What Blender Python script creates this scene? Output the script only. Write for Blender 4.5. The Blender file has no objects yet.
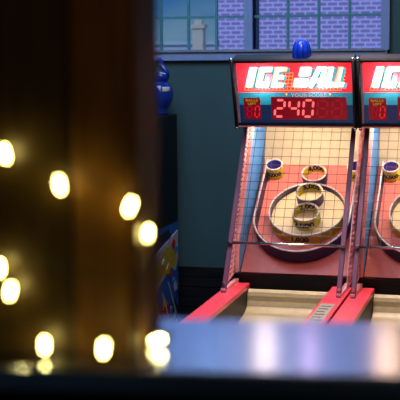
import bpy, bmesh, math, random
from mathutils import Vector, Matrix
random.seed(4)
S = bpy.context.scene
COL = S.collection
R = math.radians

# ------------------------------------------------------------------ materials
def nt(name):
    m = bpy.data.materials.new(name); m.use_nodes = True
    n = m.node_tree; n.nodes.clear()
    out = n.nodes.new('ShaderNodeOutputMaterial')
    return m, n, out
def mat(name, col, rough=.5, metal=0, var=.12, scale=30, bump=0, spec=.5, emit=None, estr=0, coat=0, stretch=(1,1,1)):
    m, n, out = nt(name)
    b = n.nodes.new('ShaderNodeBsdfPrincipled')
    b.inputs['Roughness'].default_value = rough
    b.inputs['Metallic'].default_value = metal
    b.inputs['Specular IOR Level'].default_value = spec
    b.inputs['Coat Weight'].default_value = coat
    tc = n.nodes.new('ShaderNodeTexCoord'); mp = n.nodes.new('ShaderNodeMapping')
    mp.inputs['Scale'].default_value = stretch
    no = n.nodes.new('ShaderNodeTexNoise'); no.inputs['Scale'].default_value = scale
    no.inputs['Detail'].default_value = 4
    n.links.new(tc.outputs['Object'], mp.inputs[0]); n.links.new(mp.outputs[0], no.inputs['Vector'])
    mr = n.nodes.new('ShaderNodeMapRange')
    mr.inputs['From Min'].default_value = .3; mr.inputs['From Max'].default_value = .7
    mr.inputs['To Min'].default_value = 1-var; mr.inputs['To Max'].default_value = 1+var
    n.links.new(no.outputs['Fac'], mr.inputs['Value'])
    vm = n.nodes.new('ShaderNodeVectorMath'); vm.operation = 'SCALE'
    vm.inputs[0].default_value = col
    n.links.new(mr.outputs[0], vm.inputs['Scale']); n.links.new(vm.outputs[0], b.inputs['Base Color'])
    if bump:
        bp = n.nodes.new('ShaderNodeBump'); bp.inputs['Strength'].default_value = bump
        bp.inputs['Distance'].default_value = .004
        n.links.new(no.outputs['Fac'], bp.inputs['Height']); n.links.new(bp.outputs[0], b.inputs['Normal'])
    if emit:
        b.inputs['Emission Color'].default_value = (*emit, 1); b.inputs['Emission Strength'].default_value = estr
    n.links.new(b.outputs[0], out.inputs[0])
    return m
def emis(name, col, s):
    m, n, out = nt(name); e = n.nodes.new('ShaderNodeEmission')
    e.inputs[0].default_value = (*col, 1); e.inputs[1].default_value = s
    n.links.new(e.outputs[0], out.inputs[0]); return m
def backlit(name, col, trans, s, gloss=.1):
    """thin printed translucent sheet that lets the lamps behind it through"""
    m, n, out = nt(name)
    t = n.nodes.new('ShaderNodeBsdfTranslucent'); t.inputs[0].default_value = (*trans, 1)
    d = n.nodes.new('ShaderNodeBsdfDiffuse'); d.inputs[0].default_value = (*col, 1)
    g = n.nodes.new('ShaderNodeBsdfGlossy'); g.inputs['Roughness'].default_value = .25
    e = n.nodes.new('ShaderNodeEmission'); e.inputs[0].default_value = (*col, 1); e.inputs[1].default_value = s
    a = n.nodes.new('ShaderNodeMixShader'); a.inputs[0].default_value = .5
    b = n.nodes.new('ShaderNodeMixShader'); b.inputs[0].default_value = gloss*.4
    c = n.nodes.new('ShaderNodeAddShader')
    L = n.links
    L.new(t.outputs[0], a.inputs[2]); L.new(d.outputs[0], a.inputs[1])
    L.new(a.outputs[0], b.inputs[1]); L.new(g.outputs[0], b.inputs[2])
    L.new(b.outputs[0], c.inputs[0]); L.new(e.outputs[0], c.inputs[1]); L.new(c.outputs[0], out.inputs[0])
    return m
def brickmat(name, c1, c2, mo, bw, rh, ms, emit=0):
    m, n, out = nt(name)
    b = n.nodes.new('ShaderNodeBsdfPrincipled'); b.inputs['Roughness'].default_value = .9
    tc = n.nodes.new('ShaderNodeTexCoord'); sp = n.nodes.new('ShaderNodeSeparateXYZ'); cb = n.nodes.new('ShaderNodeCombineXYZ')
    n.links.new(tc.outputs['Object'], sp.inputs[0]); n.links.new(sp.outputs[0], cb.inputs[0]); n.links.new(sp.outputs[2], cb.inputs[1])
    br = n.nodes.new('ShaderNodeTexBrick')
    br.inputs['Color1'].default_value = (*c1, 1); br.inputs['Color2'].default_value = (*c2, 1); br.inputs['Mortar'].default_value = (*mo, 1)
    br.inputs['Scale'].default_value = 1; br.inputs['Brick Width'].default_value = bw; br.inputs['Row Height'].default_value = rh
    br.inputs['Mortar Size'].default_value = ms
    n.links.new(cb.outputs[0], br.inputs[0]); n.links.new(br.outputs[0], b.inputs['Base Color'])
    n.links.new(b.outputs[0], out.inputs[0]); return m
def glassmat(name, tint=(.9,.95,1), fac=.08):
    m, n, out = nt(name)
    t = n.nodes.new('ShaderNodeBsdfTransparent'); t.inputs[0].default_value = (*tint, 1)
    g = n.nodes.new('ShaderNodeBsdfGlossy'); g.inputs['Roughness'].default_value = .03
    x = n.nodes.new('ShaderNodeMixShader'); x.inputs[0].default_value = fac
    n.links.new(t.outputs[0], x.inputs[1]); n.links.new(g.outputs[0], x.inputs[2]); n.links.new(x.outputs[0], out.inputs[0])
    return m

M = dict(
 wall=mat('teal_paint', (.058,.130,.150), .7, var=.06, scale=3),
 wains=mat('dark_planks', (.008,.009,.012), .5, var=.6, scale=9, stretch=(.3,1,6), bump=.3),
 floor=mat('dark_carpet', (.02,.02,.03), .9, var=.3, scale=60),
 ceil=mat('ceiling_paint', (.10,.10,.12), .9),
 trim=mat('window_trim_paint', (.32,.44,.80), .45, var=.05),
 muntin=mat('muntin_paint', (.10,.36,.44), .5),
 pink=mat('red_laminate', (.80,.055,.10), .35, var=.05, coat=.3),
 pinkboard=mat('pink_board', (.80,.19,.17), .5, var=.05),
 cream=mat('cream_board', (.76,.62,.38), .5, var=.05),
 lane=mat('tan_lane', (.42,.34,.19), .38, var=.08),
 black=mat('black_panel', (.005,.005,.009), .5, spec=.3),
 navy=mat('navy_rubber', (.018,.010,.07), .5),
 bluep=mat('blue_panel', (.08,.33,.85), .5, var=.05),
 purple=mat('purple_steel', (.10,.012,.07), .5),
 perf=mat('magenta_perforated_steel', (.80,.36,.42), .5, metal=.0),
 plate=mat('pale_pink_plate', (.75,.35,.38), .4),
 wire=mat('steel_wire', (.075,.045,.065), .4, metal=.3),
 chrome=mat('brushed_chrome', (.62,.62,.68), .25, metal=1),
 rim=mat('pale_rim', (.75,.66,.68), .35),
 ringout=mat('violet_grey_ring', (.09,.06,.14), .45),
 yellow=mat('yellow_label', (.86,.76,.02), .5, var=.08),
 ink=mat('dark_ink', (.02,.012,.05), .6),
 blueplastic=mat('blue_plastic', (.01,.05,.42), .15, coat=.6),
 white=mat('white_print', (.8,.8,.85), .5),
 red=mat('red_print', (.85,.03,.05), .5),
 artyellow=mat('yellow_print', (.95,.60,.05), .5),
 artblue=mat('blue_print', (.03,.19,.72), .5),
 artdark=mat('dark_print', (.02,.02,.07), .5),
 plaque=mat('grey_plaque', (.30,.31,.27), .4),
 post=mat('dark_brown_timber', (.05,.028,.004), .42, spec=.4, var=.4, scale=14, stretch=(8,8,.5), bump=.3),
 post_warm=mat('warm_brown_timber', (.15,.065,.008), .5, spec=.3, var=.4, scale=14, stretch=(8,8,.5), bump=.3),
 ledge=mat('polished_metal_top', (.42,.46,.66), .17, metal=1, var=.04),
 ledgedark=mat('dark_counter_front', (.002,.002,.005), .6, spec=.1),
 cord=mat('dark_green_cord', (.01,.013,.008), .5),
 bulb=emis('warm_white_led', (1,.82,.22), 52),
 tube=emis('lamp_tube', (1,.74,.50), 125),
 globe_warm=emis('warm_globe', (1,.74,.56), 17),
 globe_pink=emis('pink_globe', (.95,.60,.80), 15),
 led=emis('lit_red_led', (1,.13,.13), 1.5),
 leddim=emis('dim_red_led', (.42,.012,.03), .75),  # idle segments with a faint glow put into their colour
 ledbox=mat('maroon_display', (.10,.003,.012), .3, emit=(.30,.0,.012), estr=.5),
 ledcap=emis('yellow_caption', (.55,.30,.02), .6),
 signred=backlit('backlit_red', (.80,.006,.030), (.72,.022,.032), .36),
 signteal=backlit('backlit_teal', (.004,.12,.19), (.01,.10,.14), .6),
 signnavy=backlit('backlit_navy', (.006,.028,.09), (.01,.05,.15), .5),
 signwhite=backlit('backlit_cream', (1,.80,.50), (.34,.32,.27), .62),
 signshadow=backlit('backlit_turquoise', (.015,.36,.42), (.06,.30,.34), .7),
 signyellow=backlit('backlit_yellow', (.9,.55,.08), (.9,.7,.2), .6),
 signgrey=backlit('backlit_grey', (.4,.45,.5), (.6,.6,.6), .5),
 brick=brickmat('mauve_brick', (.30,.20,.40), (.37,.25,.47), (.62,.62,.88), .20, .082, .013),
 pale=mat('pale_render', (.55,.50,.36), .8),
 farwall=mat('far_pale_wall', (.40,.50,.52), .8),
 asphalt=mat('street_ground', (.12,.12,.14), .9),
 glass=glassmat('window_glass'),
)

# ------------------------------------------------------------------ helpers
def link(name, bm, m, parent=None, smooth=False, bevel=0):
    me = bpy.data.meshes.new(name)
    bmesh.ops.recalc_face_normals(bm, faces=bm.faces[:])
    bm.to_mesh(me); bm.free()
    o = bpy.data.objects.new(name, me); COL.objects.link(o)
    for mm in (m if isinstance(m, (list, tuple)) else [m]): me.materials.append(mm)
    if smooth:
        for p in me.polygons: p.use_smooth = True
    if parent: o.parent = parent
    if bevel:
        b = o.modifiers.new('bevel', 'BEVEL'); b.width = bevel; b.segments = 2; b.limit_method = 'ANGLE'
    return o
def box(bm, a, b, mi=0):
    xs, ys, zs = zip(a, b)
    vs = [bm.verts.new((x, y, z)) for x in xs for y in ys for z in zs]
    F = []
    for idx in ((0,1,3,2),(4,6,7,5),(0,4,5,1),(2,3,7,6),(0,2,6,4),(1,5,7,3)):
        f = bm.faces.new([vs[i] for i in idx]); f.material_index = mi; F.append(f)
    return F
def B(*boxes):
    bm = bmesh.new()
    for a, b in boxes: box(bm, a, b)
    return bm
def prism(bm, pts, off):
    """pts: list of 3D points of a planar polygon, off: extrusion vector"""
    off = Vector(off)
    a = [bm.verts.new(Vector(p)) for p in pts]; b = [bm.verts.new(Vector(p)+off) for p in pts]
    bm.faces.new(a); bm.faces.new(b[::-1])
    for i in range(len(a)):
        j = (i+1) % len(a); bm.faces.new((a[i], b[i], b[j], a[j]))
def rod(bm, p, q, r, n=8, r2=None, caps=True):
    p, q = Vector(p), Vector(q); d = (q-p).normalized()
    u = d.orthogonal().normalized(); v = d.cross(u)
    if r2 is None: r2 = r
    A = [bm.verts.new(p+(u*math.cos(t)+v*math.sin(t))*r) for t in [2*math.pi*i/n for i in range(n)]]
    Bv = [bm.verts.new(q+(u*math.cos(t)+v*math.sin(t))*r2) for t in [2*math.pi*i/n for i in range(n)]]
    for i in range(n):
        j = (i+1) % n; bm.faces.new((A[i], A[j], Bv[j], Bv[i]))
    if caps: bm.faces.new(A[::-1]); bm.faces.new(Bv)
def tube(bm, pts, r, n=8, closed=False):
    """swept tube through points"""
    pts = [Vector(p) for p in pts]; N = len(pts); rings = []
    prev = None
    for i, p in enumerate(pts):
        a = pts[(i-1) % N] if (closed or i > 0) else p
        b = pts[(i+1) % N] if (closed or i < N-1) else p
        d = (b-a).normalized()
        u = d.orthogonal().normalized() if prev is None else (prev-d*prev.dot(d)).normalized()
        prev = u; v = d.cross(u)
        rings.append([bm.verts.new(p+(u*math.cos(2*math.pi*k/n)+v*math.sin(2*math.pi*k/n))*r) for k in range(n)])
    for i in range(N if closed else N-1):
        A, C = rings[i], rings[(i+1) % N]
        for k in range(n):
            l = (k+1) % n; bm.faces.new((A[k], A[l], C[l], C[k]))
    if not closed: bm.faces.new(rings[0][::-1]); bm.faces.new(rings[-1])
def lathe(bm, prof, n=32, mtx=None, closed=False):
    """prof: (r,z) list revolved round z"""
    rings = []
    for (r, z) in prof:
        if r < 1e-6: rings.append([bm.verts.new((0,0,z))])
        else: rings.append([bm.verts.new((r*math.cos(2*math.pi*i/n), r*math.sin(2*math.pi*i/n), z)) for i in range(n)])
    seq = list(zip(rings, rings[1:])) + ([(rings[-1], rings[0])] if closed else [])
    for A, C in seq:
        for i in range(n):
            j = (i+1) % n
            if len(A) == 1 and len(C) == 1: continue
            if len(A) == 1: bm.faces.new((A[0], C[j], C[i]))
            elif len(C) == 1: bm.faces.new((A[i], A[j], C[0]))
            else: bm.faces.new((A[i], A[j], C[j], C[i]))
    if mtx: bmesh.ops.transform(bm, matrix=mtx, verts=bm.verts[:])
def empty(name, label, cat, loc, rz=0, group=None):
    o = bpy.data.objects.new(name, None); COL.objects.link(o); o.empty_display_size = .1
    o.location = loc; o.rotation_euler.z = rz
    o['label'] = label; o['category'] = cat
    if group: o['group'] = group
    return o
def tag(o, label, cat, group=None):
    o['label'] = label; o['category'] = cat
    if group: o['group'] = group
    return o
def struct(name, bm, m, parent=None):
    o = link(name, bm, m, parent)
    if parent is None: o['kind'] = 'structure'
    return o
def textbm(txt, size, offset=0, shear=0, ext=.0006, space=1.0, width=None):
    cu = bpy.data.curves.new('t', 'FONT'); cu.body = txt; cu.size = size; cu.offset = offset; cu.shear = shear
    cu.extrude = ext; cu.align_x = 'CENTER'; cu.align_y = 'CENTER'; cu.space_character = space
    cu.resolution_u = 3
    o = bpy.data.objects.new('t', cu); COL.objects.link(o)
    dg = bpy.context.evaluated_depsgraph_get(); dg.update()
    me = bpy.data.meshes.new_from_object(o.evaluated_get(dg))
    bm = bmesh.new(); bm.from_mesh(me)
    bpy.data.objects.remove(o); bpy.data.meshes.remove(me); bpy.data.curves.remove(cu)
    bmesh.ops.remove_doubles(bm, verts=bm.verts[:], dist=1e-6)
    xs = [v.co.x for v in bm.verts]; ys = [v.co.y for v in bm.verts]
    cx, cy = (max(xs)+min(xs))/2, (max(ys)+min(ys))/2; w = max(xs)-min(xs)
    s = width/w if width else 1
    for v in bm.verts: v.co.x = (v.co.x-cx)*s; v.co.y -= cy
    return bm
def merge(dst, src, mtx=None, mi=None):
    if mtx: bmesh.ops.transform(src, matrix=mtx, verts=src.verts[:])
    vm = {v: dst.verts.new(v.co) for v in src.verts}
    for f in src.faces:
        try:
            g = dst.faces.new([vm[v] for v in f.verts])
            if mi is not None: g.material_index = mi
        except ValueError: pass
    src.free()

# ------------------------------------------------------------------ ball machine
Y0 = 6.0
def W(x, y, z): return (x, y-Y0, z)
ALPHA = R(40.8)
BO = Vector((0, 7.05-Y0, .785)); BE = Vector((0, math.cos(ALPHA), math.sin(ALPHA))); BN = Vector((0, -math.sin(ALPHA), math.cos(ALPHA)))
BX = Vector((1, 0, 0))
def bp(x, s, h=0): return BO+BX*x+BE*s+BN*h
BMAT = Matrix(((1, 0, 0, BO.x), (0, BE.y, BN.y, BO.y), (0, BE.z, BN.z, BO.z), (0, 0, 0, 1)))
TILT = math.tan(R(5.0))      # ring rims are cut a little nearer to the horizontal
def ring_bm(R0, h, t=.006, seg=48, n0=0.0, n1=2*math.pi):
    """open ring standing on the board; rim lifted towards the player"""
    bm = bmesh.new()
    def V(r, a, top):
        x, y = r*math.cos(a), r*math.sin(a)
        z = (h - y*TILT) if top else 0
        return bm.verts.new((x, y, z))
    full = abs(n1-n0-2*math.pi) < 1e-6
    N = seg
    cols = []
    for i in range(N if full else N+1):
        a = n0+(n1-n0)*i/N
        cols.append((V(R0, a, 0), V(R0, a, 1), V(R0-t, a, 1), V(R0-t, a, 0)))
    for i in range(len(cols) if full else len(cols)-1):
        A, C = cols[i], cols[(i+1) % len(cols)]
        for k in range(4):
            l = (k+1) % 4; bm.faces.new((A[k], C[k], C[l], A[l]))
    if not full:
        bm.faces.new(cols[0][::-1]); bm.faces.new(cols[-1])
    return bm
def at_board(bm, x, s, h=0):
    bmesh.ops.transform(bm, matrix=BMAT @ Matrix.Translation((x, s, h)), verts=bm.verts[:]); return bm
def bend_text(txt, size, r, ang, zc, h, outside, width=None):
    """text wrapped on a cylinder of radius r, centred at angle ang (front is -90 deg)"""
    bm = textbm(txt, size, offset=size*.05, width=width)
    for v in bm.verts:
        s, t, e = v.co.x, v.co.y, v.co.z
        if outside: a = ang + s/r; rr = r+.0015+e
        else: a = ang - s/r; rr = r-.0015-e
        y = rr*math.sin(a)
        v.co = Vector((rr*math.cos(a), y, zc + t - y*TILT*.8))
    return bm
def score_ring(root, x, s, R0, h, front=None, back=None, inner=None, outer='ringout'):
    o = link('score_ring', at_board(ring_bm(R0, h), x, s), M[outer], root, smooth=False)
    rimm = bmesh.new()
    pts = [bp(x+R0*math.cos(a)-.003*math.cos(a), s+(R0-.003)*math.sin(a), h-(R0-.003)*math.sin(a)*TILT) for a in [2*math.pi*i/48 for i in range(48)]]
    tube(rimm, pts, .0052, 6, True)
    link('rim', rimm, M['rim'], o, True)
    if inner:
        link('lining', at_board(ring_bm(R0-.006, h-.004, .002), x, s, .0), M[inner], o)
    if front:
        b = ring_bm(R0+.002, h*.92, .002, 30, R(-172), R(-8)); link('front_label', at_board(b, x, s), M['yellow'], o)
        txt, sz = front
        link('front_lettering', at_board(bend_text(txt, sz, R0+.002, R(-93), h*.47, h, True), x, s), M['ink'], o)
    if back:
        b = ring_bm(R0-.006, h*.96, .002, 30, R(0), R(180)); link('inner_label', at_board(b, x, s), M['yellow'], o)
        txt, sz = back
        link('inner_lettering', at_board(bend_text(txt, sz, R0-.008, R(88), h*.62, h, False), x, s), M['ink'], o)
    return o
def clip_line(p, d, poly):
    """clip 2D line p+t*d to convex polygon"""
    t0, t1 = -1e9, 1e9
    n = len(poly)
    area = sum(poly[i][0]*poly[(i+1)%n][1]-poly[(i+1)%n][0]*poly[i][1] for i in range(n))
    for i in range(n):
        a, b = poly[i], poly[(i+1) % n]
        nx, ny = -(b[1]-a[1]), b[0]-a[0]
        if area < 0: nx, ny = -nx, -ny
        den = nx*d[0]+ny*d[1]; num = nx*(p[0]-a[0])+ny*(p[1]-a[1])
        if abs(den) < 1e-9:
            if num < 0: return None
            continue
        t = -num/den
        if den > 0: t0 = max(t0, t)
        else: t1 = min(t1, t)
    return (t0, t1) if t1 > t0+.003 else None

# sign frame: origin at the bottom-front edge, leaning forward at the top
ST = Vector((0, 7.004-Y0, 2.06)); SB = Vector((0, 7.136-Y0, 1.678))
SU = (ST-SB).normalized(); SN = Vector((0, -SU.z, SU.y)); SH = (ST-SB).length; SW = .363
SM = Matrix(((1, 0, 0, SB.x), (0, SU.y, SN.y, SB.y), (0, SU.z, SN.z, SB.z), (0, 0, 0, 1)))
def sgn(bm, x, u, n=0):
    bmesh.ops.transform(bm, matrix=SM @ Matrix.Translation((x, u, n)), verts=bm.verts[:]); return bm
SEG = {'0':'abcdef','1':'bc','2':'abged','3':'abgcd','4':'fgbc','5':'afgcd','6':'afgcde','7':'abc','8':'abcdefg','9':'abcdfg','':''}
def seven(bm, w, h, t, which, ox, oy, sk=.12, e=.0008):
    mid = h/2
    seg = {'a':((0,h),(w,h)),'g':((0,mid),(w,mid)),'d':((0,0),(w,0)),'f':((0,mid),(0,h)),'b':((w,mid),(w,h)),'e':((0,0),(0,mid)),'c':((w,0),(w,mid))}
    for k in which:
        (x0, y0), (x1, y1) = seg[k]
        gap = t*.22
        if y0 == y1: P = [(x0+gap+t*.3, y0), (x0+gap+t*.7, y0+t/2), (x1-gap-t*.7, y0+t/2), (x1-gap-t*.3, y0), (x1-gap-t*.7, y0-t/2), (x0+gap+t*.7, y0-t/2)]
        else: P = [(x0, y0+gap+t*.2), (x0-t/2, y0+gap+t*.6), (x0-t/2, y1-gap-t*.6), (x0, y1-gap-t*.2), (x0+t/2, y1-gap-t*.6), (x0+t/2, y0+gap+t*.6)]
        prism(bm, [(ox+x+y*sk, oy+y, 0) for x, y in P], (0, 0, e))

def post_prism(x0, x1, a, b, th):
    """square post between a=(y,z) and b=(y,z), thickness th behind the front line"""
    bm = bmesh.new(); d = Vector((0, b[0]-a[0], b[1]-a[1])).normalized(); nb = Vector((0, d.z, -d.y))
    if nb.y < 0: nb = -nb
    A, C = Vector((x0, a[0]-Y0, a[1])), Vector((x0, b[0]-Y0, b[1]))
    prism(bm, [A, C, C+nb*th, A+nb*th], (x1-x0, 0, 0)); return bm

def make_machine(label, group):
    g = empty('ball_rolling_machine', label, 'arcade game', (-1.327, Y0, 0), 0, group)
    # lower cabinet and rails
    for s in (-1, 1):
        x0, x1 = sorted((s*.25, s*.368))
        link('rail', B((W(x0-.0, 3.9, .70), W(x1, 6.985, .731))), M['pink'], g, bevel=.004)
        link('side_cabinet', B((W(x0+(.004 if s>0 else .0), 3.92, 0.02), W(x1-(.004 if s>0 else 0), 6.98, .70))), M['black'], g)
        # metal base strip under the perforated panel
        link('base_plate', B((W(s*.337-.014, 6.66, .7312), W(s*.337+.014, 7.0, .752))), M['plate'], g)
    link('rear_cabinet', B((W(-.365, 7.03, .02), W(.365, 7.98, .775))), M['black'], g)
    # lane with its launching hump
    prof = [(3.92,.44),(5.4,.455),(6.0,.49),(6.4,.53),(6.62,.556),(6.78,.574),(6.85,.588),(6.885,.61),(6.90,.64),(6.905,.67),(6.915,.69),(6.935,.702),(6.955,.702),(6.97,.69),(6.97,.40),(3.92,.40)]
    bm = bmesh.new(); prism(bm, [W(-.247, y, z) for y, z in prof], (.494, 0, 0))
    link('lane', bm, M['lane'], g)
    link('lane_bed', B((W(-.247, 3.94, .02), W(.247, 6.95, .40))), M['black'], g)
    # target board
    hw = .322; hr = .357
    bm = bmesh.new(); prism(bm, [bp(-hw, 0), bp(hr, 0), bp(hr, .911), bp(-hw, .911)], -BN*.02)
    link('target_board', bm, M['pinkboard'], g)
    bm = bmesh.new(); box(bm, tuple(bp(-hw, -.012, -.03)), tuple(bp(hr, -.012, -.03)+Vector((0, .012, .034))))
    link('board_edge', bm, M['artyellow'], g)
    top = bp(0, .911)
    bm = bmesh.new()
    prism(bm, [(-hw, top.y, top.z), (hr, top.y, top.z), (hr, 7.83-Y0, 1.70), (-hw, 7.83-Y0, 1.70)], (0, .02, .0))
    link('backboard', bm, mat('dull_cream_board', (.50,.42,.28), .5, var=.05), g)
    # cream disc inside the large ring
    bm = bmesh.new(); lathe(bm, [(0, .0), (.232, 0), (.232, .003), (0, .003)], 48)
    at_board(bm, .03, .47); link('ring_floor', bm, M['cream'], g)
    # gutter wall: straight sides and a round bottom
    path = [(-.298, .89), (-.298, .75), (-.298, .6), (-.298, .45)]
    for i in range(0, 25):
        a = math.pi + math.pi*i/24
        path.append((.298*math.cos(a), .385+.298*math.sin(a)))
    path += [(.298, .45), (.298, .6), (.298, .75), (.298, .89)]
    path = [(x+.012, s) for x, s in path]
    bm = bmesh.new(); n = len(path); t = .010; cols = []
    def hgt(s): return .062+.045*min(1, max(0, (.9-s)/.75))
    for i, (x, s) in enumerate(path):
        a = path[max(0, i-1)]; b = path[min(n-1, i+1)]
        d = Vector((b[0]-a[0], b[1]-a[1])).normalized(); nx, ns = -d.y, d.x
        hh = hgt(s)
        cols.append([bm.verts.new(bp(x, s, 0)), bm.verts.new(bp(x, s, hh)), bm.verts.new(bp(x+nx*t, s+ns*t, hh)), bm.verts.new(bp(x+nx*t, s+ns*t, 0))])
    for i in range(n-1):
        for k in range(4):
            l = (k+1) % 4; bm.faces.new((cols[i][k], cols[i+1][k], cols[i+1][l], cols[i][l]))
    bm.faces.new(cols[0]); bm.faces.new(cols[-1][::-1])
    o = link('gutter_wall', bm, M['navy'], g)
    bm = bmesh.new(); tube(bm, [bp(x, s, hgt(s)+.001) for x, s in path], .0058, 6)
    link('gutter_rim', bm, M['rim'], o, True)
    # score rings
    score_ring(g, .03, .47, .24, .062, front=('1,000', .052))
    score_ring(g, .028, .43, .085, .078, front=('2,000', .060), back=('2,000', .052))
    score_ring(g, .028, .602, .085, .078, back=('3,000', .054))
    score_ring(g, .034, .775, .080, .070, back=('4,000', .052))
    for s in (-1, 1):
        score_ring(g, s*.264+.034, .825, .055, .088, front=('10,000', .042), inner='blueplastic', outer='blueplastic')
    # blue side walls between board and perforated panel
    for s in (-1, 1):
        bm = bmesh.new(); ex = .036 if s > 0 else 0
        pts = [(7.03,.79),(7.72,1.385),(7.83,1.70),(7.45,1.70),(7.02,1.02),(6.97,.80)]
        x = s*.323+ex
        prism(bm, [W(x, y, z) for y, z in pts], (s*.010, 0, 0)); link('side_wall', bm, M['bluep'], g)
        bm = bmesh.new()
        prism(bm, [W(s*.316+ex, y, z) for y, z in ((7.455,1.70),(7.02,1.01),(6.965,.80),(6.945,.80),(6.995,1.02),(7.43,1.70))], (s*.018, 0, 0))
        link('side_trim', bm, M['plate'], g)
        # side panel of slotted sheet steel
        f0, f1, b1, b0 = (6.675,.752), (7.275,1.70), (7.62,1.70), (7.12,.80)
        if s < 0: b1, b0 = (7.45,1.70), (6.99,.80)
        bm = bmesh.new(); xx = s*.338+ex; NB = 5 if s > 0 else 3; NA = 32; cache = {}
        def pv(a, b):
            k = (round(a, 4), round(b, 4))
            if k not in cache:
                y = (f0[0]*(1-a)+f1[0]*a)*(1-b)+(b0[0]*(1-a)+b1[0]*a)*b; z = (f0[1]*(1-a)+f1[1]*a)*(1-b)+(b0[1]*(1-a)+b1[1]*a)*b
                cache[k] = bm.verts.new(W(xx, y, z))
            return cache[k]
        for ib in range(NB):
            off = .5 if ib % 2 else 0
            for ia in range(-1, NA+1):
                a0, a1 = (ia+off)/NA, (ia+1+off)/NA
                a0, a1 = max(0, a0), min(1, a1)
                if a1-a0 < 1e-4: continue
                c0, c1 = ib/NB, (ib+1)/NB
                O = [pv(a0, c0), pv(a1, c0), pv(a1, c1), pv(a0, c1)]
                if a1-a0 < .9/NA: bm.faces.new(O); continue
                da, db = a1-a0, c1-c0
                I = [pv(a0+da*.20, c0+db*.22), pv(a0+da*.70, c0+db*.22), pv(a0+da*.80, c0+db*.78), pv(a0+da*.30, c0+db*.78)]
                for q in range(4):
                    w_ = (q+1) % 4; bm.faces.new((O[q], O[w_], I[w_], I[q]))
        pp = link('slotted_panel', bm, M['perf'], g); so = pp.modifiers.new('thickness', 'SOLIDIFY'); so.thickness = .0025; so.offset = 0
        x0, x1 = sorted((s*.320, s*.348))
        link('cage_post', post_prism(x0, x1, (6.655,.7312), (7.275,1.705), .02), M['purple'], g, bevel=.003)
    link('cage_top_beam', B((W(-.35, 7.235, 1.655), W(.37, 7.30, 1.70))), M['navy'], g, bevel=.004)
    # roof and rear shell
    link('canopy', B((W(-.335, 7.30, 1.70), W(.335, 7.98, 1.98)), (W(-.335, 7.87, .775), (.37, 7.98-Y0, 1.70))), M['black'], g)
    # wire grid in the cage plane above the cross bar
    bm = bmesh.new()
    def cp(x, z): return Vector(W(x, 6.655+(z-.7312)*(.62/.9738)+.004, z))
    nx = 11
    for i in range(1, nx):
        x = -.318+.636*i/nx; rod(bm, cp(x, 1.0), cp(x, 1.66), .0016, 6)
    for j in range(14):
        z = 1.0+.0485*j
        rod(bm, cp(-.32, z)-Vector((0,.003,0)), cp(.32, z)-Vector((0,.003,0)), .0016, 6)
    link('wire_grid', bm, M['wire'], g)
    bm = bmesh.new(); rod(bm, cp(-.345, 1.0)-Vector((0,.014,0)), cp(.345, 1.0)-Vector((0,.014,0)), .008, 12)
    o = link('cross_bar', bm, M['chrome'], g, True)
    for s in (-1, 1):
        bm = bmesh.new(); c = cp(s*.336, 1.0)
        rod(bm, c+Vector((0,-.03,0)), c+Vector((0,-.008,0)), .011, 6); link('bolt', bm, M['chrome'], o)
        bm = bmesh.new(); c = cp(s*.336, .775)
        rod(bm, c+Vector((0,-.014,0)), c+Vector((0,-.004,0)), .010, 10); link('foot_bolt', bm, M['chrome'], g)
    # lamp under the canopy
    bm = bmesh.new(); rod(bm, W(-.28, 7.335, 1.672), W(.28, 7.335, 1.672), .012, 12)
    link('lamp_tube', bm, M['tube'], g, True)
    # instruction plaque on the right rail
    o = link('plaque', B((W(.268, 5.95, .7312), W(.345, 6.47, .7335))), M['plaque'], g)
    for k in range(7):
        bm = bmesh.new(); y = 6.42-.07*k; box(bm, W(.277, y-.028, .7336), W(.336-(k*37 % 5)*.004, y-.006, .7340))
        link('text_line', bm, M['ink'], o)

    # ---- sign
    D = .115
    fr = bmesh.new()   # housing behind the face
    box(fr, (-SW, 0, -D), (SW, SH, -D+.006)); box(fr, (-SW, 0, -D), (-SW+.006, SH, 0)); box(fr, (SW-.006, 0, -D), (SW, SH, 0))
    box(fr, (-SW, 0, -D), (SW, .006, 0)); box(fr, (-SW, SH-.006, -D), (SW, SH, 0))
    sign = link('sign_housing', sgn(fr, 0, 0), mat('housing_paint', (.04,.035,.04), .5), g)
    # frame strips
    bm = bmesh.new()
    box(bm, (-SW-.004, -.012, -.02), (SW+.004, .010, .012)); link('bottom_trim', sgn(bm, 0, 0), M['black'], sign, bevel=.002)
    bm = bmesh.new(); box(bm, (-SW-.004, SH-.010, -.02), (SW+.004, SH+.006, .012)); link('top_trim', sgn(bm, 0, 0), M['black'], sign, bevel=.002)
    bm = bmesh.new(); box(bm, (-SW, -.0125, .012), (SW, -.004, .0145)); link('sign_lower_strip', sgn(bm, 0, 0), M['plate'], sign)  # pale pink strip along the lower edge
    for s in (-1, 1):
        bm = bmesh.new(); rod(bm, (s*(SW-.002), -.02, .012), (s*(SW-.002), SH+.008, .012), .011, 12)
        link('corner_tube', sgn(bm, 0, 0), M['black'], sign, True)
        bm = bmesh.new(); lathe(bm, [(0,.014),(.009,.011),(.0135,.004),(.0135,-.004),(.009,-.011),(0,-.014)], 12)
        bmesh.ops.transform(bm, matrix=Matrix.Translation((s*(SW-.002), SH+.012, .012)), verts=bm.verts[:])
        link('top_knob', sgn(bm, 0, 0), M['chrome'], sign, True)
        bm = bmesh.new(); lathe(bm, [(0,.012),(.009,.009),(.012,0),(.009,-.009),(0,-.012)], 12)
        bmesh.ops.transform(bm, matrix=Matrix.Translation((s*(SW-.004), -.018, .016)), verts=bm.verts[:])
        link('bottom_knob', sgn(bm, 0, 0), M['chrome'], sign, True)
    bm = bmesh.new(); box(bm, (-SW+.006, .012, 0), (-SW+.026, SH-.012, .004))
    link('pale_side_strip', sgn(bm, 0, 0), mat('pale_violet_strip', (.42,.36,.62), .35), sign)
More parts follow.
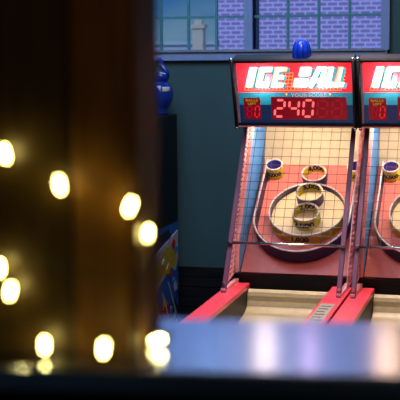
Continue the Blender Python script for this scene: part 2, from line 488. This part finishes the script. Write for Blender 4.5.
    def sheet(x0, x1, u0, u1, n): 
        b = bmesh.new(); vs = [b.verts.new(p) for p in ((x0,u0,n),(x1,u0,n),(x1,u1,n),(x0,u1,n))]; b.faces.new(vs); return b
    UM = SH*.507
    link('teal_face', sgn(sheet(-SW+.006, SW-.006, .006, UM, -.004), 0, 0), M['signteal'], sign)
    link('navy_band', sgn(sheet(-SW+.02, SW-.012, .010, UM*.62, -.002), 0, 0), M['signnavy'], sign)
    # yellow grid lines behind the letters
    bm = bmesh.new(); u0 = UM+.014
    def hl(x0, x1, u, w=.0022):
        box(bm, (x0, u-w, -.003), (x1, u+w, -.0021))
    for (x0, x1) in ((-.295, .285),):
        for k in range(2): hl(x0-.006+k*.006, x1, u0+k*.022)
    for (x0, x1) in ((-.085, -.01), (.235, .30)):
        for k in range(2, 6): hl(x0+k*.006, x1+k*.003, u0+k*.022)
    k = 0; x = -.30
    while x < .285:
        top = u0+.022
        if -.10 < x < -.015: top = u0+.11
        a = .20*(top-u0)
        prism(bm, [(x, u0, -.003), (x+.004, u0, -.003), (x+.004+a, top, -.003), (x+a, top, -.003)], (0, 0, .0009)); x += .0215
    gridbm = bm
    # lettering: chunky slanted letters with a turquoise shadow
    def logo():
        b = bmesh.new(); H_ = .125; sh = .28
        def poly(P, ox): prism(b, [(ox+x+y*sh, y, 0) for x, y in P], (0, 0, .0008))
        # I
        poly([(0,0),(.046,0),(.046,H_),(0,H_)], 0)
        # C
        ox = .058; w = .078
        poly([(0,.012),(.012,0),(w,0),(w,.034),(.034,.034),(.034,H_-.034),(w,H_-.034),(w,H_),(.012,H_),(0,H_-.012)], ox)
        # E
        ox = .148
        poly([(0,0),(.078,0),(.078,.030),(.034,.030),(.034,.048),(.070,.048),(.070,.076),(.034,.076),(.034,H_-.030),(.078,H_-.030),(.078,H_),(0,H_)], ox)
        # B built from two heavy stacked bars with speed stripes
        ox = .285
        poly([(.0,.0),(.080,0),(.092,.012),(.092,.046),(.080,.056),(.0,.056)], ox)
        poly([(.020,.066),(.080,.066),(.092,.078),(.092,H_-.012),(.080,H_),(.020,H_)], ox)
        # A
        ox = .375
        poly([(.0,0),(.030,0),(.038,.030),(.038,.052),(.052,H_-.02),(.060,H_-.02),(.060,H_),(.030,H_)], ox)
        poly([(.060,0),(.088,0),(.088,H_),(.060,H_)], ox); poly([(.036,.030),(.060,.030),(.060,.054),(.042,.054)], ox)
        # L L
        poly([(0,0),(.052,0),(.052,.032),(.032,.032),(.032,H_),(0,H_)], .470)
        poly([(0,0),(.060,0),(.060,.032),(.032,.032),(.032,H_),(0,H_)], .525)
        return b
    ox, oy = -.288, UM+.034
    def front_only(bm_):
        bm_.normal_update(); zt = max(v.co.z for v in bm_.verts)
        bmesh.ops.delete(bm_, geom=[f for f in bm_.faces if f.normal.z < .9 or min(v.co.z for v in f.verts) < zt-1e-5], context='FACES')
        return bm_
    def cut(src):
        """cut the letter shapes out of a printed layer so the lamps reach the letters directly"""
        bmesh.ops.recalc_face_normals(src, faces=src.faces[:])
        k_ = logo(); bmesh.ops.transform(k_, matrix=Matrix.Translation((ox, oy, -.012)) @ Matrix.Diagonal((1, 1, 30, 1)), verts=k_.verts[:])
        bmesh.ops.recalc_face_normals(k_, faces=k_.faces[:])
        o1 = link('a', src, M['signred']); o2 = link('b', k_, M['signred'])
        md = o1.modifiers.new('b', 'BOOLEAN'); md.operation = 'DIFFERENCE'; md.solver = 'EXACT'; md.use_self = True; md.object = o2
        dg = bpy.context.evaluated_depsgraph_get(); dg.update()
        me = bpy.data.meshes.new_from_object(o1.evaluated_get(dg)); r_ = bmesh.new(); r_.from_mesh(me)
        for q in (o1, o2): bpy.data.objects.remove(q)
        return front_only(r_)
    for dx_, dy_, dz_ in ((.014, -.008, -.0016), (.007, -.004, -.0010), (-.005, .003, -.0022)):
        b = logo(); bmesh.ops.transform(b, matrix=Matrix.Translation((ox+dx_, oy+dy_, dz_)), verts=b.verts[:])
        link('turquoise_shadow', sgn(cut(b), 0, 0), M['signshadow'], sign)
    link('red_face', sgn(cut(B(((-SW+.006, UM, -.005), (SW-.006, SH-.006, -.004)))), 0, 0), M['signred'], sign)
    link('yellow_grid', sgn(cut(gridbm), 0, 0), M['signyellow'], sign)
    b = logo(); bmesh.ops.recalc_face_normals(b, faces=b.faces[:]); link('cream_lettering', sgn(front_only(b), ox, oy, .0), M['signwhite'], sign)
    b = textbm('YOUR SCORE', .031, offset=.0008, width=.215); link('score_caption', sgn(b, .088, UM-.015, 0), M['signgrey'], sign)
    for x in (-.045, .216):
        bm = bmesh.new(); prism(bm, [(x-.008, UM-.005, 0), (x+.008, UM-.005, 0), (x, UM-.021, 0)], (0, 0, .0008))
        link('yellow_arrow', sgn(bm, 0, 0), M['signyellow'], sign)
    # displays
    link('score_display', sgn(B(((-.140, .036, .001), (.312, .178, .005))), 0, 0), M['ledbox'], sign)
    link('balls_display', sgn(B(((-.308, .036, .001), (-.206, .172, .005))), 0, 0), M['ledbox'], sign)
    bm = bmesh.new()
    for k, d in enumerate('240'): seven(bm, .056, .104, .014, SEG[d], -.124+.086*k, .055)
    link('lit_digits', sgn(bm, 0, 0, .0055), M['led'], sign)
    bm = bmesh.new()
    for k in (3, 4): seven(bm, .056, .104, .014, SEG['8'], -.124+.086*k, .055)
    link('dim_digits', sgn(bm, 0, 0, .0055), M['leddim'], sign)
    bm = bmesh.new(); seven(bm, .026, .070, .008, SEG['0'], -.246, .050); link('ball_digit', sgn(bm, 0, 0, .0055), emis('balls_led', (.9,.03,.03), .8), sign)
    bm = bmesh.new(); seven(bm, .026, .070, .008, SEG['8'], -.293, .050); link('ball_digit_dim', sgn(bm, 0, 0, .0055), M['leddim'], sign)
    b = textbm('BALLS', .022, offset=.0006, width=.075); b2 = textbm('LEFT', .020, offset=.0006, width=.052)
    bmesh.ops.transform(b2, matrix=Matrix.Translation((0, -.022, 0)), verts=b2.verts[:]); merge(b, b2)
    link('balls_caption', sgn(b, -.257, .158, .0055), M['ledcap'], sign)
    # sign lamps inside the box
    for i, (x, u) in enumerate(((-.185, .285), (.155, .285))):
        bm = bmesh.new(); bmesh.ops.create_icosphere(bm, subdivisions=2, radius=.014)
        link('sign_bulb', sgn(bm, x, u-.003, -.070), emis('sign_bulb_glow', (1,.93,.86), 30), sign, True)
        l = bpy.data.lights.new('sign_bulb_light', 'POINT'); l.energy = 15; l.shadow_soft_size = .012; l.color = (1,.93,.86)
        lo = bpy.data.objects.new('sign_bulb_light', l); COL.objects.link(lo); lo.parent = sign
        lo.location = (SM @ Vector((x, u-.003, -.034)))
    # blue beacon on top
    bm = bmesh.new()
    lathe(bm, [(0,.135),(.018,.132),(.036,.120),(.048,.098),(.053,.07),(.054,.0),(0,0)], 32)
    bmesh.ops.transform(bm, matrix=Matrix.Translation(W(.045, 7.08, 2.050)), verts=bm.verts[:])
    o = link('beacon_dome', bm, mat('blue_beacon_plastic', (.01,.05,.60), .15, coat=.5, emit=(.0,.05,.9), estr=.12), g, True)
    bm = bmesh.new(); lathe(bm, [(0,0),(.06,0),(.06,-.012),(0,-.012)], 32)
    bmesh.ops.transform(bm, matrix=Matrix.Translation(W(.045, 7.08, 2.060)), verts=bm.verts[:])
    link('beacon_base', bm, M['black'], o)
    bm = bmesh.new()
    for k in range(10):
        a = 2*math.pi*k/10
        tube(bm, [(.045+(r_+.001)*math.cos(a), 7.08-Y0+(r_+.001)*math.sin(a), 2.050+z_) for r_, z_ in ((.054,.01),(.053,.07),(.048,.098),(.036,.120))], .0022, 5)
    link('beacon_rib', bm, mat('dark_blue_rib', (.0,.02,.30), .2), o)
    return g

PITCH = .75
m1 = make_machine('red ball-rolling arcade game showing 240, the one seen whole', 'ball-rolling games side by side')
def children(o): return [c for c in bpy.data.objects if c.parent == o]
def copy_tree(o, parent=None):
    c = o.copy(); COL.objects.link(c)
    if parent: c.parent = parent
    for ch in children(o): copy_tree(ch, c)
    return c
m2 = copy_tree(m1); m2.location.x += PITCH
m2['label'] = 'red ball-rolling arcade game cut off by the right edge of the photo'

# ------------------------------------------------------------------ video arcade cabinet at left, mostly behind the post
AX = -2.452
a = empty('video_game_cabinet', 'black video arcade cabinet with colourful comic side art beside the timber post', 'arcade game', (AX-.33, 7.9, 0))
def Q(x, y, z): return (x-(AX-.33), y-7.9, z)
link('lower_cabinet', B((Q(AX-.66, 7.55, 0.0), Q(AX, 8.45, .89))), M['artblue'], a, bevel=.006)
link('monitor_housing', B((Q(AX-.66, 7.93, .89), Q(AX+.004, 8.45, 1.672))), M['black'], a, bevel=.008)
bm = bmesh.new(); prism(bm, [Q(AX-.64, y, z) for y, z in ((7.42,.86),(7.93,.93),(7.93,.89),(7.42,.80))], (.62, 0, 0)); link('control_panel', bm, M['black'], a)
link('screen', B((Q(AX-.60, 7.922, 1.0), Q(AX-.06, 7.93, 1.5))), mat('dark_screen', (.01,.012,.03), .08), a)
# side and front art, printed shapes
def art(name, m, pts, face):
    bm = bmesh.new()
    if face == 'front': prism(bm, [Q(AX-x, 7.549-k_, z) for (x, z), k_ in zip(pts, [0]*len(pts))], (0, -art.n, 0))
    else: prism(bm, [Q(AX+.0005, 8.43-x*3.4, z) for x, z in pts], (art.n, 0, 0))
    art.n += .0003
    link(name, bm, m, a)
art.n = .001
for face in ('front', 'side'):
    art('pale_art_shape', M['white'], [(.0,.62),(.0,.82),(.10,.76),(.20,.70),(.26,.60),(.24,.40),(.16,.28),(.10,.40),(.04,.46)], face)
    art('yellow_art_shape', M['artyellow'], [(.01,.60),(.03,.71),(.09,.74),(.13,.68),(.19,.66),(.21,.56),(.17,.50),(.12,.54),(.06,.52)], face)
    art('blue_art_shape', M['artblue'], [(.0,.50),(.06,.58),(.13,.50),(.18,.42),(.20,.30),(.12,.34),(.05,.30),(.0,.38)], face)
    art('red_art_shape', M['red'], [(.04,.16),(.08,.34),(.12,.30),(.15,.36),(.17,.22),(.14,.08),(.09,.12)], face)
    art('dark_art_shape', M['artdark'], [(.0,.0),(.0,.22),(.03,.34),(.05,.22),(.08,.06),(.1,.0)], face)
    art('dark_art_shape', M['artdark'], [(.05,.80),(.07,.86),(.16,.84),(.18,.76),(.12,.79)], face)
    rr = random.Random(7)
    for k in range(12):
        cx_, cz_ = .015+.02*(k % 5)+rr.random()*.015, .14+.055*k; n_ = 5+k % 3
        P = [(cx_+(.007+.010*rr.random())*math.cos(2*math.pi*q/n_), cz_+(.02+.035*rr.random())*math.sin(2*math.pi*q/n_)) for q in range(n_)]
        art(['orange_art_fleck','pale_art_fleck','blue_art_fleck','red_art_fleck'][k % 4], [M['artyellow'], M['white'], M['bluep'], M['red']][k % 4], P, face)
    bm = bmesh.new()
    for k in range(9):
        x0 = .01+.022*k; z0 = .18+.05*((k*7) % 5)
        P = [(x0, z0), (x0+.006, z0), (x0+.03, z0+.10), (x0+.022, z0+.10)]
        if face == 'front': prism(bm, [Q(AX-x, 7.540, z) for x, z in P], (0, -.0008, 0))
        else: prism(bm, [Q(AX+.0095, 8.43-x*3.4, z) for x, z in P], (.0006, 0, 0))
    link('white_art_stroke', bm, M['white'], a)

# blue figure on top of it
t = empty('blue_figurine', 'glossy blue rounded ornament standing on the black arcade monitor housing', 'ornament', (-2.545, 8.335, 1.672))
bm = bmesh.new(); lathe(bm, [(0,0),(.055,0),(.062,.01),(.055,.03),(.075,.06),(.098,.11),(.101,.16),(.088,.205),(.06,.235),(.035,.25),(0,.252)], 36)
link('body', bm, M['blueplastic'], t, True)
bm = bmesh.new(); lathe(bm, [(0,.235),(.05,.238),(.064,.262),(.060,.285),(.045,.305),(0,.312)], 28)
bmesh.ops.transform(bm, matrix=Matrix.Translation((.01,0,0)), verts=bm.verts[:])
link('head', bm, M['blueplastic'], t, True)
bm = bmesh.new(); tube(bm, [(.06,-.01,.275),(.055,-.01,.31),(.03,0,.335),(.01,0,.355),(.008,0,.385),(-.005,0,.40)], .019, 10)
link('crest', bm, M['blueplastic'], t, True)
bm = bmesh.new(); tube(bm, [(.02,-.055,.30),(.05,-.03,.292),(.066,0,.278),(.062,.02,.27)], .006, 8); link('highlight_band', bm, M['white'], t, True)  # highlight on the neck, modelled as a white strip
bm = bmesh.new()
grid = []
for i in range(5):
    row = []
    for j in range(4):
        aa = R(-62+9*i); zz = .165+.012*j
        r_ = .1025 if j < 3 else .100
        row.append(bm.verts.new((r_*math.cos(aa), r_*math.sin(aa), zz)))
    grid.append(row)
for i in range(4):
    for j in range(3): bm.faces.new((grid[i][j], grid[i+1][j], grid[i+1][j+1], grid[i][j+1]))
o = link('highlight_patch', bm, M['white'], t, True); so = o.modifiers.new('s', 'SOLIDIFY'); so.thickness = .002; so.offset = 0  # highlight on the body, painted as a raised white patch

# ------------------------------------------------------------------ room
WY = 8.6; XL, XR, YB, ZC = -5.2, 3.2, -1.6, 4.6
w1 = (-3.20, -1.974); w2 = (-1.915, -.990); WZ0, WZ1 = 2.135, 4.1
bm = bmesh.new(); T = .22
for (x0, x1, z0, z1) in ((XL, XR, 0, WZ0), (XL, XR, WZ1, ZC), (XL, w1[0], WZ0, WZ1), (w1[1], w2[0], WZ0, WZ1), (w2[1], XR, WZ0, WZ1)):
    box(bm, (x0, WY, z0), (x1, WY+T, z1))
struct('wall_back', bm, M['wall'])
struct('wall_left', B(((XL-.2, YB-.2, 0), (XL, WY+T, ZC))), M['wall'])
struct('wall_right', B(((XR, YB-.2, 0), (XR+.2, WY+T, ZC))), M['wall'])
struct('wall_front', B(((XL, YB-.2, 0), (XR, YB, ZC))), M['wall'])
struct('floor', B(((XL-.2, YB-.2, -.1), (XR+.2, WY+T, 0))), M['floor'])
struct('ceiling', B(((XL-.2, YB-.2, ZC), (XR+.2, WY+T, ZC+.1))), M['ceil'])
# dark plank wainscot
bm = bmesh.new()
for k in range(7): box(bm, (XL, WY-.022-(.004 if k % 2 else 0), .075*k), (XR, WY, .075*k+.070))
struct('trim_1', bm, M['wains'])
struct('baseboard_back', B(((XL, WY-.045, 0), (XR, WY-.027, .12))), M['black'])
for i, (x0, x1) in enumerate((w1, w2)):
    w = bpy.data.objects.new('window_%d' % (i+1), None); COL.objects.link(w); w.location = ((x0+x1)/2, WY, WZ0); w['kind'] = 'structure'
    cxm = (x0+x1)/2
    def wb(*bx): return B(*[((p[0]-cxm, p[1]-WY, p[2]-WZ0), (q[0]-cxm, q[1]-WY, q[2]-WZ0)) for p, q in bx])
    f = .03
    link('window_frame', wb(((x0-f, WY-.03, WZ0-.01), (x0, WY+.10, WZ1+f)), ((x1, WY-.03, WZ0-.01), (x1+f, WY+.10, WZ1+f)), ((x0-f, WY-.03, WZ1), (x1+f, WY+.10, WZ1+f))), M['trim'], w)
    mu = []
    xs = (-2.62, -2.409, -2.197) if i == 0 else (-1.665, -1.44, -1.219)
    if i == 0: xs = (-3.02, -2.82)+xs
    for x in xs: mu.append(((x-.009, WY+.03, WZ0), (x+.009, WY+.055, WZ1)))
    z = WZ0+.236
    while z < WZ1-.05: mu.append(((x0, WY+.032, z-.009), (x1, WY+.053, z+.009))); z += .236
    link('muntins', wb(*mu), M['muntin'], w)
    link('pane', wb(((x0, WY+.040, WZ0), (x1, WY+.044, WZ1))), M['glass'], w)
# wide painted apron and sill under both windows
struct('trim_2', B(((XL, WY-.035, 2.058), (-.945, WY, 2.125)), ((-.960, WY-.035, 2.125), (-.930, WY, WZ1+.06))), M['trim'])
struct('trim_3', B(((XL, WY-.05, 2.118), (-.958, WY+.05, 2.134))), mat('sill_paint', (.34,.36,.50), .35))

# outside
b = tag(link('brick_building', B(((0, 0, -1.2), (18, 6, 9.0))), M['brick']), 'mauve brick building with pale mortar outside the windows', 'building')
b.location = (-5.62, 22, 0)
bm = B(((-.20, 0, -1.2), (.0, .2, 2.58)), ((-.23, -.03, 2.58), (.03, .23, 2.65)), ((-.17, .03, 2.65), (-.03, .17, 2.74)))
b = tag(link('gate_pier', bm, M['pale']), 'pale yellow rendered pier left of the brick building outside', 'pier'); b.location = (-5.75, 21.6, 0)
bm = B(((-16, 0, -1.2), (0, 4, 2.55)), ((-16, -.1, 2.45), (.1, 4.1, 2.56)))
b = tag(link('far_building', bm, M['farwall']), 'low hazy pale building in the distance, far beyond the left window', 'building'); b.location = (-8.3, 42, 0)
g = link('street', B(((-60, WY+T+.01, -1.4), (40, 80, -1.2))), M['asphalt']); g['kind'] = 'structure'

# ------------------------------------------------------------------ pendant lamps
def pendant(x, y, z, r, m, label):
    p = empty('pendant_lamp', label, 'lamp', (x, y, ZC), 0, 'globe pendants hanging above the games')
    bm = bmesh.new(); rod(bm, (0,0,0), (0,0,z-ZC+r), .006, 8); link('cord', bm, M['black'], p)
    bm = bmesh.new(); lathe(bm, [(0,0),(.06,0),(.06,-.02),(0,-.02)], 20); link('ceiling_rose', bm, M['black'], p)
    bm = bmesh.new(); bmesh.ops.create_uvsphere(bm, u_segments=24, v_segments=14, radius=r)
    bmesh.ops.transform(bm, matrix=Matrix.Translation((0,0,z-ZC)), verts=bm.verts[:]); link('globe', bm, m, p, True)
    bm = bmesh.new(); lathe(bm, [(.0,.03),(.03,.03),(.035,-.01),(0,-.01)], 16)
    bmesh.ops.transform(bm, matrix=Matrix.Translation((0,0,z-ZC+r)), verts=bm.verts[:]); link('socket', bm, M['black'], p)
pendant(-1.19, 5.6, 2.95, .05, M['globe_warm'], 'globe pendant lamp mirrored as the left pale streak in the counter')
pendant(-.97, 5.6, 2.98, .035, M['globe_pink'], 'small globe pendant lamp mirrored as the middle pinkish streak')
pendant(-.60, 5.6, 2.95, .06, emis('amber_globe', (1,.60,.34), 15), 'globe pendant lamp mirrored as the cream streak at right')

# ------------------------------------------------------------------ foreground counter, post, string lights
CR = R(8)
c = empty('glossy_counter', 'dark glossy counter along the bottom edge, mirroring the windows', 'counter', (-.27, 1.2, 0), CR)
link('counter_top', B(((-1.3, -.117, 1.775), (1.3, .117, 1.8))), M['ledge'], c, bevel=.004)
link('counter_front', B(((-1.28, -.09, 0), (1.28, .09, 1.775))), M['ledgedark'], c)
p = empty('timber_post', 'wide dark brown timber post standing on the glossy counter at left', 'post', (-.27-.0, 1.2, 1.8), CR)
PX = -.113
edges = [PX-.45, PX-.30, PX-.175, PX-.062, PX]
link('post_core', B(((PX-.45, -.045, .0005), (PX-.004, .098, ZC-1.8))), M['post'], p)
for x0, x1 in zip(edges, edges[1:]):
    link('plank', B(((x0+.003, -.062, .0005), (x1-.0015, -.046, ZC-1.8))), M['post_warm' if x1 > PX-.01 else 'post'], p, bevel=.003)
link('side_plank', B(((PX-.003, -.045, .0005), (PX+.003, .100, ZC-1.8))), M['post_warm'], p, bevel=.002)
s_ = empty('string_lights', 'string of small warm white lights hanging across the timber post', 'string lights', (-.27, 1.2, 1.8), CR)
bulbs = [(-.2353,-.080,.2055,-.25),(-.1808,-.080,.1752,-.15),(-.1100,-.0840,.1551,.35),(-.1045,-.014,.118,.1),(-.2440,-.080,.0918,0),(-.2329,-.080,.0687,.2),
         (-.1996,-.080,.0145,0),(-.1300,-.126,.024,.1),(-.0945,-.022,.0080,1.3)]
wirepts = [(-.33,-.076,.262),(-.2397,-.076,.228),(-.21,-.076,.2124),(-.1703,-.076,.193),(-.1487,-.077,.180),(-.118,-.083,.170),(-.104,-.060,.160),(-.104,-.020,.140),
           (-.106,-.010,.128),(-.103,-.030,.10),(-.115,-.082,.085),(-.16,-.080,.088),(-.21,-.078,.105),(-.2440,-.076,.106),(-.275,-.076,.095),(-.262,-.076,.085),(-.2329,-.077,.083),
           (-.215,-.077,.05),(-.1996,-.078,.028),(-.175,-.09,.006),(-.145,-.115,.006),(-.133,-.125,.030),(-.128,-.125,.036),(-.118,-.112,.006),(-.108,-.09,.004),(-.098,-.05,.004),(-.095,-.02,.004),(-.09,.05,.004)]
def catmull(P, k=6):
    P = [Vector(p) for p in P]; out = []
    for i in range(len(P)-1):
        a = P[max(0,i-1)]; b = P[i]; c_ = P[i+1]; d = P[min(len(P)-1,i+2)]
        for j in range(k):
            t = j/k; out.append(.5*((2*b)+(c_-a)*t+(2*a-5*b+4*c_-d)*t*t+(3*b-a-3*c_+d)*t**3))
    out.append(P[-1]); return out
bm = bmesh.new(); tube(bm, catmull(wirepts), .0011, 6); link('cord', bm, M['cord'], s_, True)
for (x, y, z, lean) in bulbs:
    bm = bmesh.new(); lathe(bm, [(0,-.0060),(.0020,-.0048),(.0028,-.0018),(.0026,.0028),(.0018,.0048),(0,.0050)], 14)
    mt = Matrix.Translation((x, y, z)) @ Matrix.Rotation(lean, 4, 'Y') @ Matrix.Diagonal((.9,.9,1.35,1))
    bmesh.ops.transform(bm, matrix=mt, verts=bm.verts[:]); o = link('bulb', bm, M['bulb'], s_, True)
    bm = bmesh.new(); lathe(bm, [(0,.0048),(.0021,.0046),(.0021,.0105),(0,.0110)], 10)
    bmesh.ops.transform(bm, matrix=mt, verts=bm.verts[:]); link('bulb_holder', bm, M['cord'], o, True)

# ------------------------------------------------------------------ light
def area(name, loc, rot, sx, sy, col, e):
    l = bpy.data.lights.new(name, 'AREA'); l.shape = 'RECTANGLE'; l.size = sx; l.size_y = sy; l.color = col; l.energy = e
    o = bpy.data.objects.new(name, l); COL.objects.link(o); o.location = loc; o.rotation_euler = rot; return o
area('ceiling_fill', (-1.0, 4.4, 4.5), (0,0,0), 1.0, 1.0, (1,.76,.66), 50)  # added warm fill in front of the games, no fitting there
area('ceiling_fill', (0.4, -.8, 4.5), (0,0,0), 1.0, 1.0, (1,.58,.30), 13)  # added fill behind the camera to warm the post's front
area('ceiling_fill', (-2.2, 6.2, 4.5), (0,0,0), 1.6, 1.6, (.45,.72,1), 80)  # added blue fill to lift the wall and cabinet art
def spot(loc, target, e, ang, col):
    l = bpy.data.lights.new('down_light', 'SPOT'); l.energy = e; l.spot_size = R(ang); l.spot_blend = .6; l.shadow_soft_size = .06; l.color = col
    o = bpy.data.objects.new('down_light', l); COL.objects.link(o); o.location = loc
    o.rotation_euler = (Vector(target)-Vector(loc)).to_track_quat('-Z', 'Y').to_euler()
spot((-.95, 6.93, 4.45), (-1.05, 6.30, .7), 620, 36, (1,.78,.66))
l = bpy.data.lights.new('sun', 'SUN'); l.energy = 2.0; l.angle = R(2); l.color = (.70,.76,1)
o = bpy.data.objects.new('sun', l); COL.objects.link(o); o.rotation_euler = Vector((.35,.8,-.6)).to_track_quat('-Z','Y').to_euler()

wd = bpy.data.worlds.new('sky'); S.world = wd; wd.use_nodes = True
n = wd.node_tree; n.nodes.clear()
out = n.nodes.new('ShaderNodeOutputWorld'); bg = n.nodes.new('ShaderNodeBackground')
tc = n.nodes.new('ShaderNodeTexCoord'); sp = n.nodes.new('ShaderNodeSeparateXYZ'); cr = n.nodes.new('ShaderNodeValToRGB')
n.links.new(tc.outputs['Generated'], sp.inputs[0])
no = n.nodes.new('ShaderNodeTexNoise'); no.inputs['Scale'].default_value = 9; no.inputs['Detail'].default_value = 3
mp = n.nodes.new('ShaderNodeMapping'); mp.inputs['Scale'].default_value = (1,1,4)
n.links.new(tc.outputs['Generated'], mp.inputs[0]); n.links.new(mp.outputs[0], no.inputs['Vector'])
ma = n.nodes.new('ShaderNodeMath'); ma.operation = 'MULTIPLY_ADD'; ma.inputs[1].default_value = .10
n.links.new(no.outputs['Fac'], ma.inputs[0]); n.links.new(sp.outputs[2], ma.inputs[2]); n.links.new(ma.outputs[0], cr.inputs[0])
e = cr.color_ramp.elements; e[0].position = .04; e[0].color = (.16,.26,.32,1); e[1].position = .09; e[1].color = (.03,.12,.28,1)
x = e.new(.30); x.color = (.22,.34,.75,1)
n.links.new(cr.outputs[0], bg.inputs[0]); bg.inputs[1].default_value = 1.3; n.links.new(bg.outputs[0], out.inputs[0])

# ------------------------------------------------------------------ camera
cam = bpy.data.cameras.new('camera'); co = bpy.data.objects.new('camera', cam); COL.objects.link(co); S.camera = co
yaw, pit, roll = .2636, .1201, -.0075
f = Vector((-math.sin(yaw)*math.cos(pit), math.cos(yaw)*math.cos(pit), -math.sin(pit)))
r = Vector((math.cos(yaw), math.sin(yaw), 0)); u = r.cross(f)
r2 = r*math.cos(roll)+u*math.sin(roll); u2 = u*math.cos(roll)-r*math.sin(roll)
mt = Matrix((r2, u2, -f)).transposed().to_4x4(); mt.translation = (0, 0, 2.1); co.matrix_world = mt
cam.sensor_width = 36; cam.lens = 1205/400*36; cam.clip_start = .05; cam.clip_end = 300
cam.dof.use_dof = True; cam.dof.focus_distance = 7.45; cam.dof.aperture_fstop = 6.0
S.view_settings.view_transform = 'Standard'; S.view_settings.look = 'None'; S.view_settings.gamma = 1; S.view_settings.exposure = 0
